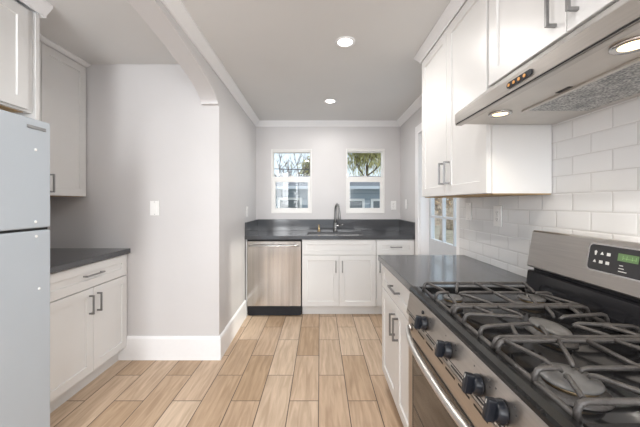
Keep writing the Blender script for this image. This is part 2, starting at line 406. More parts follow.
# windows
def window(name, x0, x1, z0, z1, shift):
    w = sgroup(name, ((x0 + x1) / 2, YB, z0))
    y = YB + 0.012
    def frm(bm, a0, a1, b0, b1, y0, y1, wl_, wr_, wt, wb):
        box(bm, I, a0, a0 + wl_, y0, y1, b0, b1, 0.002); box(bm, I, a1 - wr_, a1, y0, y1, b0, b1, 0.002)
        box(bm, I, a0 + wl_, a1 - wr_, y0, y1, b1 - wt, b1, 0.002); box(bm, I, a0 + wl_, a1 - wr_, y0, y1, b0, b0 + wb, 0.002)
    struct('casing', 'vinyl', lambda bm: frm(bm, x0 - 0.004, x1 + 0.004, z0 - 0.008, z1 + 0.004, YB - 0.005, YB + 0.011, 0.012, 0.012, 0.012, 0.012), w)
    struct('frame', 'vinyl', lambda bm: frm(bm, x0, x1, z0, z1, y, y + 0.10, 0.018, 0.018, 0.03, 0.012), w)
    zm = 1.60
    u = struct('upper_sash', 'vinyl', lambda bm: frm(bm, x0 + 0.016, x1 - 0.016, zm - 0.01, z1 - 0.025, y + 0.055, y + 0.09, 0.008, 0.008, 0.012, 0.03), w)
    struct('pane', 'glass', lambda bm: box(bm, I, x0 + 0.022, x1 - 0.022, y + 0.070, y + 0.074, zm + 0.01, z1 - 0.03), u)
    lo = struct('lower_sash', 'vinyl', lambda bm: frm(bm, x0 + 0.016, x1 - 0.016, z0 + 0.010, zm + 0.035, y + 0.012, y + 0.045, 0.034, 0.034, 0.072, 0.052), w)
    struct('pane', 'glass', lambda bm: box(bm, I, x0 + 0.045, x1 - 0.045, y + 0.026, y + 0.030, z0 + 0.055, zm - 0.03), lo)
    struct('latch', 'vinyl', lambda bm: box(bm, I, (x0 + x1) / 2 - 0.03, (x0 + x1) / 2 + 0.03, y + 0.002, y + 0.03, zm + 0.036, zm + 0.048, 0.004), w)
window('window_1', *WIN[0], 0)
window('window_2', *WIN[1][:3], 2.003, 0)

# glazed side door in the right wall
d = sgroup('door_1', (XR + 0.12, (DY0 + DY1) / 2, 0))
dx0, dx1 = XR + 0.095, XR + 0.135
def dpan(bm):
    box(bm, I, dx0, dx1, DY1 - 0.065, DY1 - 0.018, 0.01, DZ - 0.015)
    box(bm, I, dx0, dx1, DY0 + 0.018, DY0 + 0.115, 0.01, DZ - 0.015)
    box(bm, I, dx0, dx1, DY0 + 0.115, DY1 - 0.065, 0.01, 0.905)
    box(bm, I, dx0, dx1, DY0 + 0.115, DY1 - 0.065, DZ - 0.13, DZ - 0.015)
struct('door_leaf', 'doorp', dpan, d)
struct('pane', 'glass', lambda bm: box(bm, I, dx0 + 0.016, dx0 + 0.022, DY0 + 0.115, DY1 - 0.065, 0.905, DZ - 0.13), d)
def munt(bm):
    for y in (2.84, 2.60): box(bm, I, dx0 + 0.004, dx0 + 0.034, y - 0.012, y + 0.012, 0.905, DZ - 0.13)
    for z in (1.14, 1.52): box(bm, I, dx0 + 0.005, dx0 + 0.033, DY0 + 0.115, DY1 - 0.065, z - 0.011, z + 0.011)
struct('muntins', 'doorp', munt, d)
def jamb(bm):
    box(bm, I, XR + 0.001, XR + 0.149, DY1 - 0.018, DY1 - 0.0005, 0, DZ); box(bm, I, XR + 0.001, XR + 0.149, DY0 + 0.0005, DY0 + 0.018, 0, DZ)
    box(bm, I, XR + 0.001, XR + 0.149, DY0 + 0.018, DY1 - 0.018, DZ - 0.018, DZ - 0.0005)
struct('jamb', 'trim', jamb, d)
def dcas(bm):
    box(bm, I, XR - 0.022, XR, DY1 - 0.004, DY1 + 0.09, 0, DZ + 0.086, 0.003)
    box(bm, I, XR - 0.022, XR, DY0 - 0.09, DY0 + 0.004, 0, DZ + 0.086, 0.003)
    box(bm, I, XR - 0.022, XR, DY0 + 0.004, DY1 - 0.004, DZ - 0.004, DZ + 0.086, 0.003)
struct('casing', 'trim', dcas, d)

# ------------------------------------------------------------------ cabinets
def carcass(bm, F, a0, a1, z0, z1, depth, kick=0.0, kd=0.075):
    box(bm, F, a0, a1, z0 + kick, z1, -depth, 0)
def kickboard(bm, F, a0, a1, kick, depth, kd=0.075):
    box(bm, F, a0, a1, 0, kick, -depth, -kd)
def door(parent, F, a0, a1, z0, z1, hx=None, hz=None, hl=0.13, vert=True, name='door'):
    dd = mk(name, 'cab', parent, lambda bm: shaker(bm, F, a0, a1, z0, z1))
    if hx is not None: mk('handle', 'pull', dd, lambda bm: pull(bm, F, hx, hz, hl, vert), 'satin metal bar handle')
    return dd

# --- back run
YF = 3.355                                    # carcass front plane, doors stand out 19 mm
FB = B(YF)
c = thing('sink_cabinet', 'white two-door base cabinet under the sink with a false drawer front', 'cabinet', (0.21, YF, 0))
mk('body', 'cab', c, lambda bm: carcass(bm, FB, -0.203, 0.632, 0, 0.872, 0.60, 0.108))
mk('toe_kick', 'cab', c, lambda bm: kickboard(bm, FB, -0.203, 0.632, 0.108, 0.60, 0.06))
mk('drawer_front', 'cab', c, lambda bm: shaker(bm, FB, -0.2, 0.629, 0.696, 0.862, rail=0.05))
door(c, FB, -0.2, 0.2125, 0.114, 0.690, 0.178, 0.565)
door(c, FB, 0.2155, 0.629, 0.114, 0.690, 0.250, 0.565)
c = thing('corner_cabinet', 'narrow white base cabinet with one drawer, in the right back corner', 'cabinet', (0.85, YF, 0))
mk('body', 'cab', c, lambda bm: carcass(bm, FB, 0.634, 1.070, 0, 0.872, 0.60, 0.108))
mk('toe_kick', 'cab', c, lambda bm: kickboard(bm, FB, 0.634, 1.070, 0.108, 0.60, 0.06))
door(c, FB, 0.637, 1.066, 0.696, 0.862, 0.855, 0.785, 0.13, False, 'drawer')
door(c, FB, 0.637, 1.066, 0.114, 0.690, 0.672, 0.565)

def back_counter(bm):
    x0, x1, y0, y1 = xl(3.32) + 0.0015, XR - 0.003, 3.318, YB - 0.003
    sx0, sx1, sy0, sy1 = -0.155, 0.495, 3.40, 3.80
    for X0, X1, Y0, Y1 in ((x0, sx0, y0, y1), (sx1, x1, y0, y1), (sx0, sx1, y0, sy0), (sx0, sx1, sy1, y1)):
        box(bm, I, X0, X1, Y0, Y1, 0.872, 0.910)
ct = thing('back_countertop', 'dark grey quartz worktop with backsplash along the back wall under the windows', 'countertop', (0.1, 3.6, 0.872))
mk('slab', 'quartz', ct, back_counter)
def splash(bm):
    x0, x1 = xl(3.32) + 0.0015, XR - 0.003
    box(bm, I, x0, x1, YB - 0.023, YB - 0.003, 0.9102, 1.062, 0.0015)
    box(bm, I, x0, x0 + 0.02, 3.322, YB - 0.0235, 0.9102, 1.062, 0.0015); box(bm, I, x1 - 0.02, x1, 3.322, YB - 0.0235, 0.9102, 1.062, 0.0015)
mk('backsplash', 'quartz', ct, splash)

def sink(bm):
    x0, x1, y0, y1, z1, z0 = -0.163, 0.503, 3.392, 3.808, 0.871, 0.68
    def ring(i, z): return [bm.verts.new((a, b, z)) for a, b in ((x0 + i, y0 + i), (x1 - i, y0 + i), (x1 - i, y1 - i), (x0 + i, y1 - i))]
    rs = [ring(-0.012, z1 - 0.003), ring(-0.012, z1), ring(0.010, z1), ring(0.016, z0 + 0.02), ring(0.035, z0)]
    for A, C in zip(rs, rs[1:]):
        for k in range(4): bm.faces.new((A[k], A[(k + 1) % 4], C[(k + 1) % 4], C[k]))
    bm.faces.new(rs[-1])
sk = thing('kitchen_sink', 'undermount stainless sink let into the back worktop below the faucet', 'sink', (0.17, 3.6, 0.68))
mk('bowl', 'sinkst', sk, sink)
mk('drain', 'chrome', sk, lambda bm: lathe(bm, (0.17, 3.62, 0.681), [(0.045, 0), (0.045, 0.003), (0.03, 0.004), (0.028, 0.001)]))

fx, fy = 0.2, 3.868
fa = thing('faucet', 'tall gooseneck pull-down kitchen faucet behind the sink', 'faucet', (fx, fy, 0.91))
mk('base', 'pull', fa, lambda bm: lathe(bm, (fx, fy, 0.9105), [(0.027, 0), (0.027, 0.006), (0.022, 0.012), (0.020, 0.10), (0.016, 0.11)]))
def goose(bm):
    R_ = 0.092; dxn, dyn = 0.20, -0.98; pts = [(fx, fy, 1.015), (fx, fy, 1.08), (fx, fy, 1.165)]
    for k in range(1, 17):
        t = PI * k / 16 * 0.96
        o = R_ * (1 - math.cos(t)); pts.append((fx + dxn * o, fy + dyn * o, 1.165 + R_ * 1.05 * math.sin(t)))
    tube(bm, pts, 0.0145, 12)
mk('spout', 'pull', fa, goose)
ex, ey = fx + 0.20 * 0.184, fy - 0.98 * 0.184
mk('spray_head', 'pull', fa, lambda bm: cyl(bm, (ex, ey, 1.185), (ex + 0.004, ey - 0.004, 1.075), 0.0165, 0.0205, 16, 0.002))
mk('lever', 'chrome', fa, lambda bm: (cyl(bm, (fx + 0.015, fy, 0.985), (fx + 0.047, fy, 0.985), 0.014, 0.014, 14, 0.002), tube(bm, [(fx + 0.04, fy, 0.985), (fx + 0.075, fy - 0.02, 0.992), (fx + 0.095, fy - 0.05, 1.0)], [0.007, 0.006, 0.005], 8)))
sd = thing('soap_dispenser', 'small brass soap pump left of the faucet', 'soap dispenser', (-0.013, 3.872, 0.91))
mk('collar', 'soap', sd, lambda bm: lathe(bm, (-0.013, 3.872, 0.9105), [(0.022, 0), (0.022, 0.006), (0.012, 0.012), (0.010, 0.045), (0.008, 0.05)]))
mk('nozzle', 'soap', sd, lambda bm: (cyl(bm, (-0.013, 3.872, 0.955), (-0.013, 3.872, 0.995), 0.009, 0.010, 12, 0.002), tube(bm, [(-0.013, 3.872, 0.985), (-0.016, 3.84, 0.988), (-0.018, 3.815, 0.98)], [0.006, 0.005, 0.005], 8)))

# --- dishwasher
dw = thing('dishwasher', 'stainless steel dishwasher under the back worktop beside the left wall', 'dishwasher', (-0.515, YF, 0))
mk('tub', 'rubber', dw, lambda bm: box(bm, I, -0.826, -0.208, YF + 0.012, 3.94, 0.015, 0.8715))
def dwdoor(bm):
    prism(bm, [(YF + 0.011, 0.118), (YF - 0.022, 0.118), (YF - 0.026, 0.122), (YF - 0.026, 0.846), (YF - 0.020, 0.855), (YF + 0.011, 0.855)], lambda p, q, a: Vector((a, p, q)), -0.818, -0.215)
dd = mk('door', 'steel', dw, dwdoor)
def dwh(bm):
    pts = [];
    for k in range(15):
        t = k / 14; x = -0.788 + 0.545 * t; e = 1 - (2 * t - 1) ** 4
        pts.append((x, YF - 0.034 - 0.030 * e, 0.803))
    tube(bm, pts, 0.019, 12, True, 0.62)
    for x in (-0.775, -0.256): box(bm, I, x - 0.012, x + 0.012, YF - 0.045, YF - 0.0262, 0.790, 0.816, 0.003)
mk('handle', 'chrome', dd, dwh, 'bowed stainless bar handle')
mk('kick_plate', 'plastic', dw, lambda bm: box(bm, I, -0.815, -0.218, YF + 0.0, YF + 0.0105, 0.006, 0.112, 0.002))
mk('filler_strip', 'trim', dw, lambda bm: box(bm, I, -0.8365, -0.8265, YF - 0.012, YF + 0.02, 0.002, 0.87))

# --- right run base cabinet
RY0, RY1, RXF = 1.308, 2.085, 0.455          # carcass front plane
FR = R(RXF)
c = thing('drawer_base_cabinet', 'white base cabinet with a drawer over two doors, beside the gas range', 'cabinet', (0.75, 1.7, 0))
mk('body', 'cab', c, lambda bm: carcass(bm, FR, RY0, RY1, 0, 0.872, XT - RXF - 0.003, 0.108))
mk('toe_kick', 'cab', c, lambda bm: kickboard(bm, FR, RY0, RY1, 0.108, XT - RXF - 0.003))
ym = (RY0 + RY1) / 2 - 0.005
door(c, FR, RY0 + 0.003, RY1 - 0.003, 0.700, 0.864, ym, 0.785, 0.16, False, 'drawer')
door(c, FR, ym + 0.0015, RY1 - 0.003, 0.114, 0.694, ym + 0.036, 0.572)
door(c, FR, RY0 + 0.003, ym - 0.0015, 0.114, 0.694, ym - 0.036, 0.572)
o = mk('right_countertop', 'quartz', None, lambda bm: box(bm, I, 0.412, XT - 0.002, RY0, 2.105, 0.8725, 0.910, 0.003))
tag(o, 'dark grey quartz worktop between the gas range and the side door', 'countertop')

# --- right uppers
UX = 0.764; FU = R(UX)                         # carcass plane, door face .745
UZ = 1.322
c = thing('wall_cabinet', 'tall white two-door wall cabinet over the right worktop, beside the range hood', 'cabinet', (0.9, 1.74, UZ))
mk('body', 'cab', c, lambda bm: (carcass(bm, FU, 1.312, 2.168, UZ + 0.001, 2.318, XT - UX - 0.003)))
mk('underside', 'cabwood', c, lambda bm: box(bm, I, UX + 0.004, XT - 0.004, 1.316, 2.164, UZ - 0.004, UZ + 0.0008), 'bare plywood underside')
door(c, FU, 1.745, 2.166, UZ + 0.002, 2.306, 1.781, 1.455)
door(c, FU, 1.325, 1.742, UZ + 0.002, 2.306, 1.706, 1.455)
HC0 = 0.455
CRU = [(0, 2.318), (0.024, 2.310), (0.026, 2.322), (0.046, 2.346), (0.058, 2.362), (0.060, CZ - 0.001), (0, CZ - 0.001)]
mk('crown', 'trim', c, lambda bm: sweep(bm, [(XT - 0.004, 2.168), (UX, 2.168), (UX, 1.312)], CRU, -1))
c = thing('hood_cabinet', 'short white two-door wall cabinet above the range hood', 'cabinet', (0.9, 0.88, 1.79))
mk('body', 'cab', c, lambda bm: carcass(bm, FU, HC0, 1.310, 1.792, 2.318, XT - UX - 0.003))
hm = 0.895
door(c, FU, hm + 0.0015, 1.308, 1.796, 2.306, hm + 0.040, 1.915, 0.16)
door(c, FU, HC0 + 0.002, hm - 0.0015, 1.796, 2.306, hm - 0.040, 1.915, 0.16)
mk('crown', 'trim', c, lambda bm: sweep(bm, [(UX, 1.3115), (UX, HC0)], CRU, -1))

# --- range hood
HY0, HY1 = 0.470, 1.303
h = thing('range_hood', 'stainless steel under-cabinet range hood above the gas range', 'range hood', (0.8, 0.88, 1.63))
HP = [(0.752, 1.790), (XT - 0.002, 1.790), (XT - 0.002, 1.630), (0.622, 1.630), (0.622, 1.6195), (0.600, 1.6195), (0.5965, 1.6205), (0.5965, 1.6262), (0.594, 1.6262), (0.5935, 1.668), (0.600, 1.675)]
mk('canopy', 'steelh', h, lambda bm: prism(bm, HP, lambda p, q, a: Vector((p, a, q)), HY0, HY1))
mk('lip_groove', 'rubber', h, lambda bm: box(bm, I, 0.5955, 0.5964, HY0 + 0.002, HY1 - 0.004, 1.6225, 1.6258))
mk('underside_panel', 'hoodin', h, lambda bm: (box(bm, I, 0.623, XT - 0.004, HY0 + 0.006, HY1 - 0.006, 1.6245, 1.6298)))
mk('grease_filter', 'filter', h, lambda bm: box(bm, I, 0.765, 0.985, HY0 + 0.10, 1.092, 1.6200, 1.6244), 'greyish aluminium mesh filter')
def fr_(bm):
    for y0, y1 in ((1.092, 1.104), (HY0 + 0.088, HY0 + 0.10)): box(bm, I, 0.752, 0.997, y0, y1, 1.6180, 1.6244, 0.001)
    for x0, x1 in ((0.752, 0.765), (0.985, 0.997)): box(bm, I, x0, x1, HY0 + 0.10, 1.092, 1.6180, 1.6244, 0.001)
mk('filter_frame', 'hoodin', h, fr_)
for ly, lx in ((1.134, 0.690), (0.640, 0.678)):
    lp = mk('lamp', 'chrome', h, lambda bm: lathe(bm, (lx, ly, 1.6170), [(0.026, 0.0074), (0.040, 0.0074), (0.040, 0.003), (0.035, 0.0), (0.027, 0.003)], 28))
    mk('lens', 'lampon', lp, lambda bm: lathe(bm, (lx, ly, 1.6173), [(0.026, 0.005), (0.026, 0.0025), (0.018, 0.0012), (0.005, 0.0008)], 24), 'glowing warm lens')
    l = bpy.data.lights.new('hood_lamp_light', 'SPOT'); l.energy = 2.0; l.color = (1, 0.84, 0.62); l.spot_size = math.radians(135); l.spot_blend = 0.9; l.shadow_soft_size = 0.03
    lo = bpy.data.objects.new('hood_lamp_light', l); COL.objects.link(lo); lo.parent = h; lo.location = Vector((lx, ly, 1.610)) - h.location
# tilted front face frame
FH = R(0.5937)
def pill(bm, F, a0, a1, b0, b1, d0, d1, n=8):
    r = (b1 - b0) / 2; cb = (b0 + b1) / 2; pts = []
    for k in range(n + 1): t = -PI / 2 + PI * k / n; pts.append((a1 - r + r * math.cos(t), cb + r * math.sin(t)))
    for k in range(n + 1): t = PI / 2 + PI * k / n; pts.append((a0 + r + r * math.cos(t), cb + r * math.sin(t)))
    prism(bm, pts, lambda p, q, d: F(p, q, d), d0, d1)
bp = mk('button_panel', 'plastic', h, lambda bm: pill(bm, FH, 0.826, 0.938, 1.639, 1.658, -0.001, 0.003), 'black oval button strip')
for k in range(4):
    y = 0.926 - 0.0235 * k
    mk('button', 'led', bp, lambda bm: pill(bm, FH, y - 0.005, y + 0.005, 1.6435, 1.6535, 0.0032, 0.005, 5), 'small amber-lit button')
mk('label_plate', 'rubber', h, lambda bm: box(bm, I, 0.735, 0.748, 0.875, 0.925, 1.6230, 1.6244))

# --- left base cabinet, worktop, upper, fridge cabinet
LXF = -1.592; FL = L(LXF); LY0, LY1 = 1.668, 2.418
c = thing('alcove_base_cabinet', 'white base cabinet with a drawer over two doors, beside the refrigerator', 'cabinet', (-1.9, 2.04, 0))
mk('body', 'cab', c, lambda bm: carcass(bm, FL, LY0, LY1, 0, 0.872, LXF - XAL - 0.003, 0.108))
mk('toe_kick', 'cab', c, lambda bm: kickboard(bm, FL, LY0, LY1 - 0.004, 0.108, LXF - XAL - 0.003, 0.048))
lm = 2.056
door(c, FL, LY0 + 0.003, LY1 - 0.006, 0.700, 0.864, 2.045, 0.790, 0.16, False, 'drawer')
door(c, FL, LY0 + 0.003, lm - 0.0015, 0.114, 0.694, lm - 0.036, 0.585)
door(c, FL, lm + 0.0015, LY1 - 0.006, 0.114, 0.694, lm + 0.036, 0.585)
o = mk('alcove_countertop', 'quartz', None, lambda bm: box(bm, I, XAL + 0.002, -1.550, LY0, YA - 0.002, 0.8725, 0.910, 0.003))
tag(o, 'dark grey quartz worktop in the alcove right of the refrigerator', 'countertop')
ULX = -1.928; FUL = L(ULX)
c = thing('alcove_wall_cabinet', 'white wall cabinet hung over the alcove worktop, right of the refrigerator', 'cabinet', (-2.05, 2.04, 1.333))
mk('body', 'cab', c, lambda bm: carcass(bm, FUL, LY0, LY1, 1.334, 2.392, ULX - XAL - 0.003))
mk('underside', 'cabwood', c, lambda bm: box(bm, I, XAL + 0.006, ULX - 0.004, LY0 + 0.004, LY1 - 0.004, 1.331, 1.3338), 'bare plywood underside')
door(c, FUL, 2.030, LY1 - 0.002, 1.334, 2.384, 2.092, 1.42)
door(c, FUL, LY0 + 0.003, 2.027, 1.334, 2.384, 1.991, 1.42)
CRS = [(0, 2.391), (0.021, 2.388), (0.034, 2.394), (0.052, 2.406), (0.052, AZ - 0.001), (0, AZ - 0.001)]
CRL = [(0, 2.340), (0.020, 2.331), (0.021, 2.345), (0.030, 2.370), (0.040, 2.400), (0.040, AZ - 0.001), (0, AZ - 0.001)]
mk('crown', 'trim', c, lambda bm: sweep(bm, [(ULX, LY1 + 0.004), (ULX, LY0)], CRS, 1))
FXC = -1.594; FF = L(FXC)
c = thing('fridge_cabinet', 'deep white cabinet above the white refrigerator', 'cabinet', (-1.9, 1.22, 1.78))
mk('body', 'cab', c, lambda bm: carcass(bm, FF, 0.735, 1.640, 1.775, 2.338, FXC - XAL - 0.003))
mk('underside', 'cabwood', c, lambda bm: box(bm, I, XAL + 0.02, FXC - 0.02, 0.76, 1.61, 1.772, 1.7748), 'bare plywood underside')
door(c, FF, 1.190, 1.600, 1.785, 2.322, 1.225, 1.90)
door(c, FF, 0.740, 1.187, 1.785, 2.322, 1.150, 1.90)
mk('side_panel', 'cab', c, lambda bm: box(bm, I, XAL + 0.004, FXC + 0.019, 1.6405, 1.6620, 0.0, 2.335))
mk('crown', 'trim', c, lambda bm: sweep(bm, [(XAL + 0.004, 1.6625), (FXC + 0.019, 1.6625), (FXC + 0.019, 0.735)], CRL, 1))

# --- refrigerator
FX = -1.363; FY0, FY1, FZ = 0.745, 1.500, 1.682
f = thing('refrigerator', 'white top-freezer refrigerator at the left edge of the photo', 'refrigerator', (-1.75, 1.12, 0))
mk('cabinet', 'fridge', f, lambda bm: box(bm, I, XAL + 0.06, FX - 0.075, FY0 + 0.004, FY1 - 0.004, 0.03, FZ - 0.012, 0.006))
mk('gasket_and_edge_shade', 'rubber', f, lambda bm: box(bm, I, FX - 0.0745, FX - 0.066, FY0 + 0.012, FY1 - 0.012, 0.10, FZ - 0.02))
zs_ = 1.153
fd = mk('freezer_door', 'fridge', f, lambda bm: box(bm, I, FX - 0.0655, FX, FY0, FY1, zs_ + 0.006, FZ, 0.010, 3))
rd = mk('refrigerator_door', 'fridge', f, lambda bm: box(bm, I, FX - 0.0655, FX, FY0, FY1, 0.095, zs_ - 0.006, 0.010, 3))
mk('divider', 'rubber', f, lambda bm: box(bm, I, FX - 0.060, FX - 0.012, FY0 + 0.006, FY1 - 0.006, zs_ - 0.0055, zs_ + 0.0055))
mk('base_grille', 'plastic', f, lambda bm: box(bm, I, FX - 0.06, FX - 0.03, FY0 + 0.01, FY1 - 0.01, 0.008, 0.088))
mk('logo_plate', 'pull', fd, lambda bm: box(bm, I, FX, FX + 0.004, 1.375, 1.470, 1.632, 1.648, 0.0015), 'small brushed metal badge strip')
for yy, zz, pr in ((1.418, 1.535, fd), (1.418, 1.190, fd), (1.422, 1.120, rd), (1.436, 0.865, rd)):
    mk('screw_cap', 'plate', pr, lambda bm: lathe(bm, (FX, yy, zz), [(0.0065, 0), (0.0065, 0.002), (0.004, 0.004)], 12, 'X'), 'small round plug')
for yy in (FY0 + 0.05, FY1 - 0.05):
    for xx in (FX - 0.12, XAL + 0.12): mk('foot', 'rubber', f, lambda bm: cyl(bm, (xx, yy, 0.0), (xx, yy, 0.031), 0.02, 0.02, 12))

# ------------------------------------------------------------------ gas range
GY0, GY1 = 0.456, 1.304
gx0, gx1 = 0.425, XT - 0.006
g = thing('gas_range', 'freestanding stainless and black gas range with cast iron grates', 'gas range', (0.7, 0.88, 0))
mk('body', 'steel', g, lambda bm: box(bm, I, gx0, gx1, GY0, GY1, 0.03, 0.886))
P = lambda p, q, a: Vector((p, a, q))
def panel(bm): prism(bm, [(0.4245, 0.893), (0.400, 0.893), (0.396, 0.886), (0.380, 0.800), (0.384, 0.794), (0.4245, 0.794)], P, GY0 + 0.001, GY1 - 0.001)
cp = mk('control_panel', 'steelh', g, panel)
def rim(bm):
    prism(bm, [(0.396, 0.8935), (0.392, 0.897), (0.393, 0.906), (0.399, 0.912), (0.418, 0.9145), (0.433, 0.913), (0.437, 0.905), (0.437, 0.8935)], P, GY0, GY1)
    for a, b in ((GY0, GY0 + 0.038), (GY1 - 0.018, GY1)): box(bm, I, 0.4372, 0.902, a, b, 0.8935, 0.9135, 0.003)
    box(bm, I, 0.885, 0.902, GY0 + 0.0385, GY1 - 0.0185, 0.8935, 0.9135, 0.003)
mk('cooktop_rim', 'rim', g, rim)
wl_o = mk('cooktop', 'well', g, lambda bm: box(bm, I, 0.4375, 0.8848, GY0 + 0.0385, GY1 - 0.0185, 0.8875, 0.898))
# oven door
OX = 0.388
od = mk('oven_door', 'steelh', g, lambda bm: box(bm, I, OX, 0.4245, GY0 + 0.004, GY1 - 0.004, 0.230, 0.786, 0.004))
mk('oven_window', 'ovenglass', od, lambda bm: box(bm, I, OX - 0.0015, OX + 0.002, GY0 + 0.085, GY1 - 0.075, 0.335, 0.712, 0.001))
mk('window_frame', 'rubber', od, lambda bm: [box(bm, I, OX - 0.0022, OX - 0.0001, y0, y1, z0, z1) for y0, y1, z0, z1 in
    ((GY0 + 0.079, GY0 + 0.085, 0.329, 0.718), (GY1 - 0.075, GY1 - 0.069, 0.329, 0.718), (GY0 + 0.085, GY1 - 0.075, 0.329, 0.335), (GY0 + 0.085, GY1 - 0.075, 0.712, 0.718))])
def ohandle(bm):
    pts = []
    for k in range(21):
        t = k / 20; y = GY1 - 0.040 - (GY1 - GY0 - 0.08) * t; e = 1 - abs(2 * t - 1) ** 2.6
        pts.append((OX - 0.012 - 0.050 * e, y, 0.752 + 0.012 * e))
    tube(bm, pts, [0.0085 + 0.0035 * (1 - abs(2 * k / 20 - 1) ** 3) for k in range(21)], 14, True, 0.9)
    for y in (GY1 - 0.045, GY0 + 0.045): cyl(bm, (OX - 0.013, y, 0.752), (OX - 0.0002, y, 0.752), 0.013, 0.015, 14)
mk('handle', 'satin', od, ohandle, 'bowed stainless oven handle')
def vents(bm):
    for k in range(9):
        y = GY0 + 0.06 + k * 0.084
        box(bm, I, OX - 0.0012, OX + 0.0006, y, y + 0.062, 0.770, 0.775)
mk('vent_slots', 'rubber', od, vents)
mk('vent_gap', 'rubber', g, lambda bm: box(bm, I, 0.392, 0.4244, GY0 + 0.006, GY1 - 0.006, 0.7865, 0.7935))
mk('bottom_drawer', 'steelh', g, lambda bm: box(bm, I, OX + 0.002, 0.4245, GY0 + 0.004, GY1 - 0.004, 0.075, 0.222, 0.004))
mk('base_plinth', 'plastic', g, lambda bm: box(bm, I, 0.45, gx1 - 0.02, GY0 + 0.02, GY1 - 0.02, 0.0, 0.0295))
# panel frame (tilted)
qa, qb = Vector((0.380, 0, 0.800)), Vector((0.396, 0, 0.886)); qu = (qb - qa).normalized(); qn = Vector((-qu.z, 0, qu.x))
def FP(a, b, d): v = qa + qu * b + qn * d; return Vector((v.x, a, v.z))
mk('vent_slots', 'rubber', cp, lambda bm: [box(bm, FP, y, y + 0.075, b, b + 0.004, -0.001, 0.0012) for b in (0.006,) for y in [GY0 + 0.03 + 0.1 * k for k in range(8)]])
mk('panel_edge_trim', 'rubber', cp, lambda bm: box(bm, FP, GY0 + 0.004, GY1 - 0.004, 0.0150, 0.0168, -0.001, 0.0008))
mk('igniter_lock', 'plastic', cp, lambda bm: pill(bm, FP, 1.118, 1.132, 0.058, 0.072, -0.001, 0.004), 'small black dot above the far knob')
for y in (1.088, 0.890, 0.720, 0.628):
    for dy, b in ((-0.042, 0.056), (-0.034, 0.068), (0.030, 0.066)): mk('dial_mark', 'slot', cp, lambda bm: box(bm, FP, y + dy, y + dy + 0.004, b, b + 0.0035, -0.0005, 0.0006))
for ky in (1.088, 0.890, 0.720, 0.628):
    kz = 0.038
    def skirt(bm):
        pr = [(0.0245, 0.0005), (0.0245, 0.006), (0.021, 0.016), (0.019, 0.020)]
        n = 24; rings = [[bm.verts.new(FP(ky + r * math.cos(2 * PI * k / n), kz + r * math.sin(2 * PI * k / n), dd_)) for k in range(n)] for r, dd_ in pr]
        for A, C in zip(rings, rings[1:]):
            for k in range(n): fc = bm.faces.new((A[k], A[(k + 1) % n], C[(k + 1) % n], C[k])); fc.smooth = True
        bm.faces.new(rings[0][::-1]); bm.faces.new(rings[-1])
    kn = mk('knob', 'plastic', cp, skirt, 'black knob')
    mk('grip', 'plastic', kn, lambda bm: box(bm, FP, ky - 0.008, ky + 0.008, kz - 0.0235, kz + 0.0235, 0.0162, 0.038, 0.004))
    mk('pointer', 'icon', kn, lambda bm: box(bm, FP, ky - 0.0012, ky + 0.0012, kz + 0.012, kz + 0.021, 0.0382, 0.0386))
# burners
BUR = [(0.505, 1.125, 0.036), (0.800, 1.120, 0.045), (0.665, 0.858, 0.050), (0.512, 0.608, 0.054), (0.800, 0.615, 0.038)]
for i, (bx, by, br) in enumerate(BUR):
    s = (0.75, 1.35) if i == 2 else (1, 1)
    b = mk('burner', 'iron', g, lambda bm: lathe(bm, (bx, by, 0.8982), [(br * 1.25, 0), (br * 1.25, 0.003), (br * 0.95, 0.007), (br * 0.88, 0.012)], 32, 'Z', *s))
    mk('flame_ring', 'brass', b, lambda bm: lathe(bm, (bx, by, 0.9104), [(br * 0.88, 0), (br * 0.90, 0.006), (br * 0.86, 0.0075)], 32, 'Z', *s), 'tarnished burner ring')
    mk('cap', 'cap', b, lambda bm: lathe(bm, (bx, by, 0.9182), [(br * 0.97, 0), (br, 0.003), (br * 0.95, 0.007), (br * 0.6, 0.009), (br * 0.1, 0.0092)], 32, 'Z', *s))
# grates
GZ = 0.946
def bar(bm, p, q, r=0.0058, taper=1.0):
    p = Vector((*p, GZ - r)) if len(p) == 2 else Vector(p); q = Vector((*q, GZ - r)) if len(q) == 2 else Vector(q)
    tube(bm, [p, p.lerp(q, .5), q], [r, r * (1 + taper) / 2, r * taper], 10)
def crossbar(bm, y, x0, x1, r=0.0060):
    """bar over the hob that bends down to the side rails at both ends"""
    z = GZ - r; pts = [(x0 - 0.012, y, 0.911), (x0 - 0.011, y, z - 0.014), (x0 - 0.006, y, z - 0.004), (x0 + 0.004, y, z), (x0 + 0.02, y, z)]
    pts += [(x1 - 0.02, y, z), (x1 - 0.004, y, z), (x1 + 0.006, y, z - 0.004), (x1 + 0.011, y, z - 0.014), (x1 + 0.012, y, 0.911)]
    tube(bm, pts, r, 10)
def finger(bm, x0, y0, x1, y1, r=0.0053):
    z = GZ - r; a = Vector((x0, y0, z)); b = Vector((x1, y1, z)); d = (b - a)
    pts = [a + d * t for t in (0, .3, .6, .85)] + [a + d * .96 - Vector((0, 0, 0.003)), b - Vector((0, 0, 0.008))]
    tube(bm, pts, [r, r, r * .97, r * .95, r * .9, r * .75], 10)
def stub(bm, xo, sg, y0, x1, y1, r=0.0056):
    z = GZ - r; b = Vector((x1, y1, z)); a = Vector((xo + sg * 0.006, y0, z))
    pts = [(xo - sg * 0.012, y0, 0.911), (xo - sg * 0.011, y0, z - 0.014), (xo - sg * 0.006, y0, z - 0.004), a, a.lerp(b, .5), a.lerp(b, .9), b - Vector((0, 0, 0.006))]
    tube(bm, pts, [r, r, r, r, r, r * .95, r * .75], 10)
gxa, gxb = 0.452, 0.866
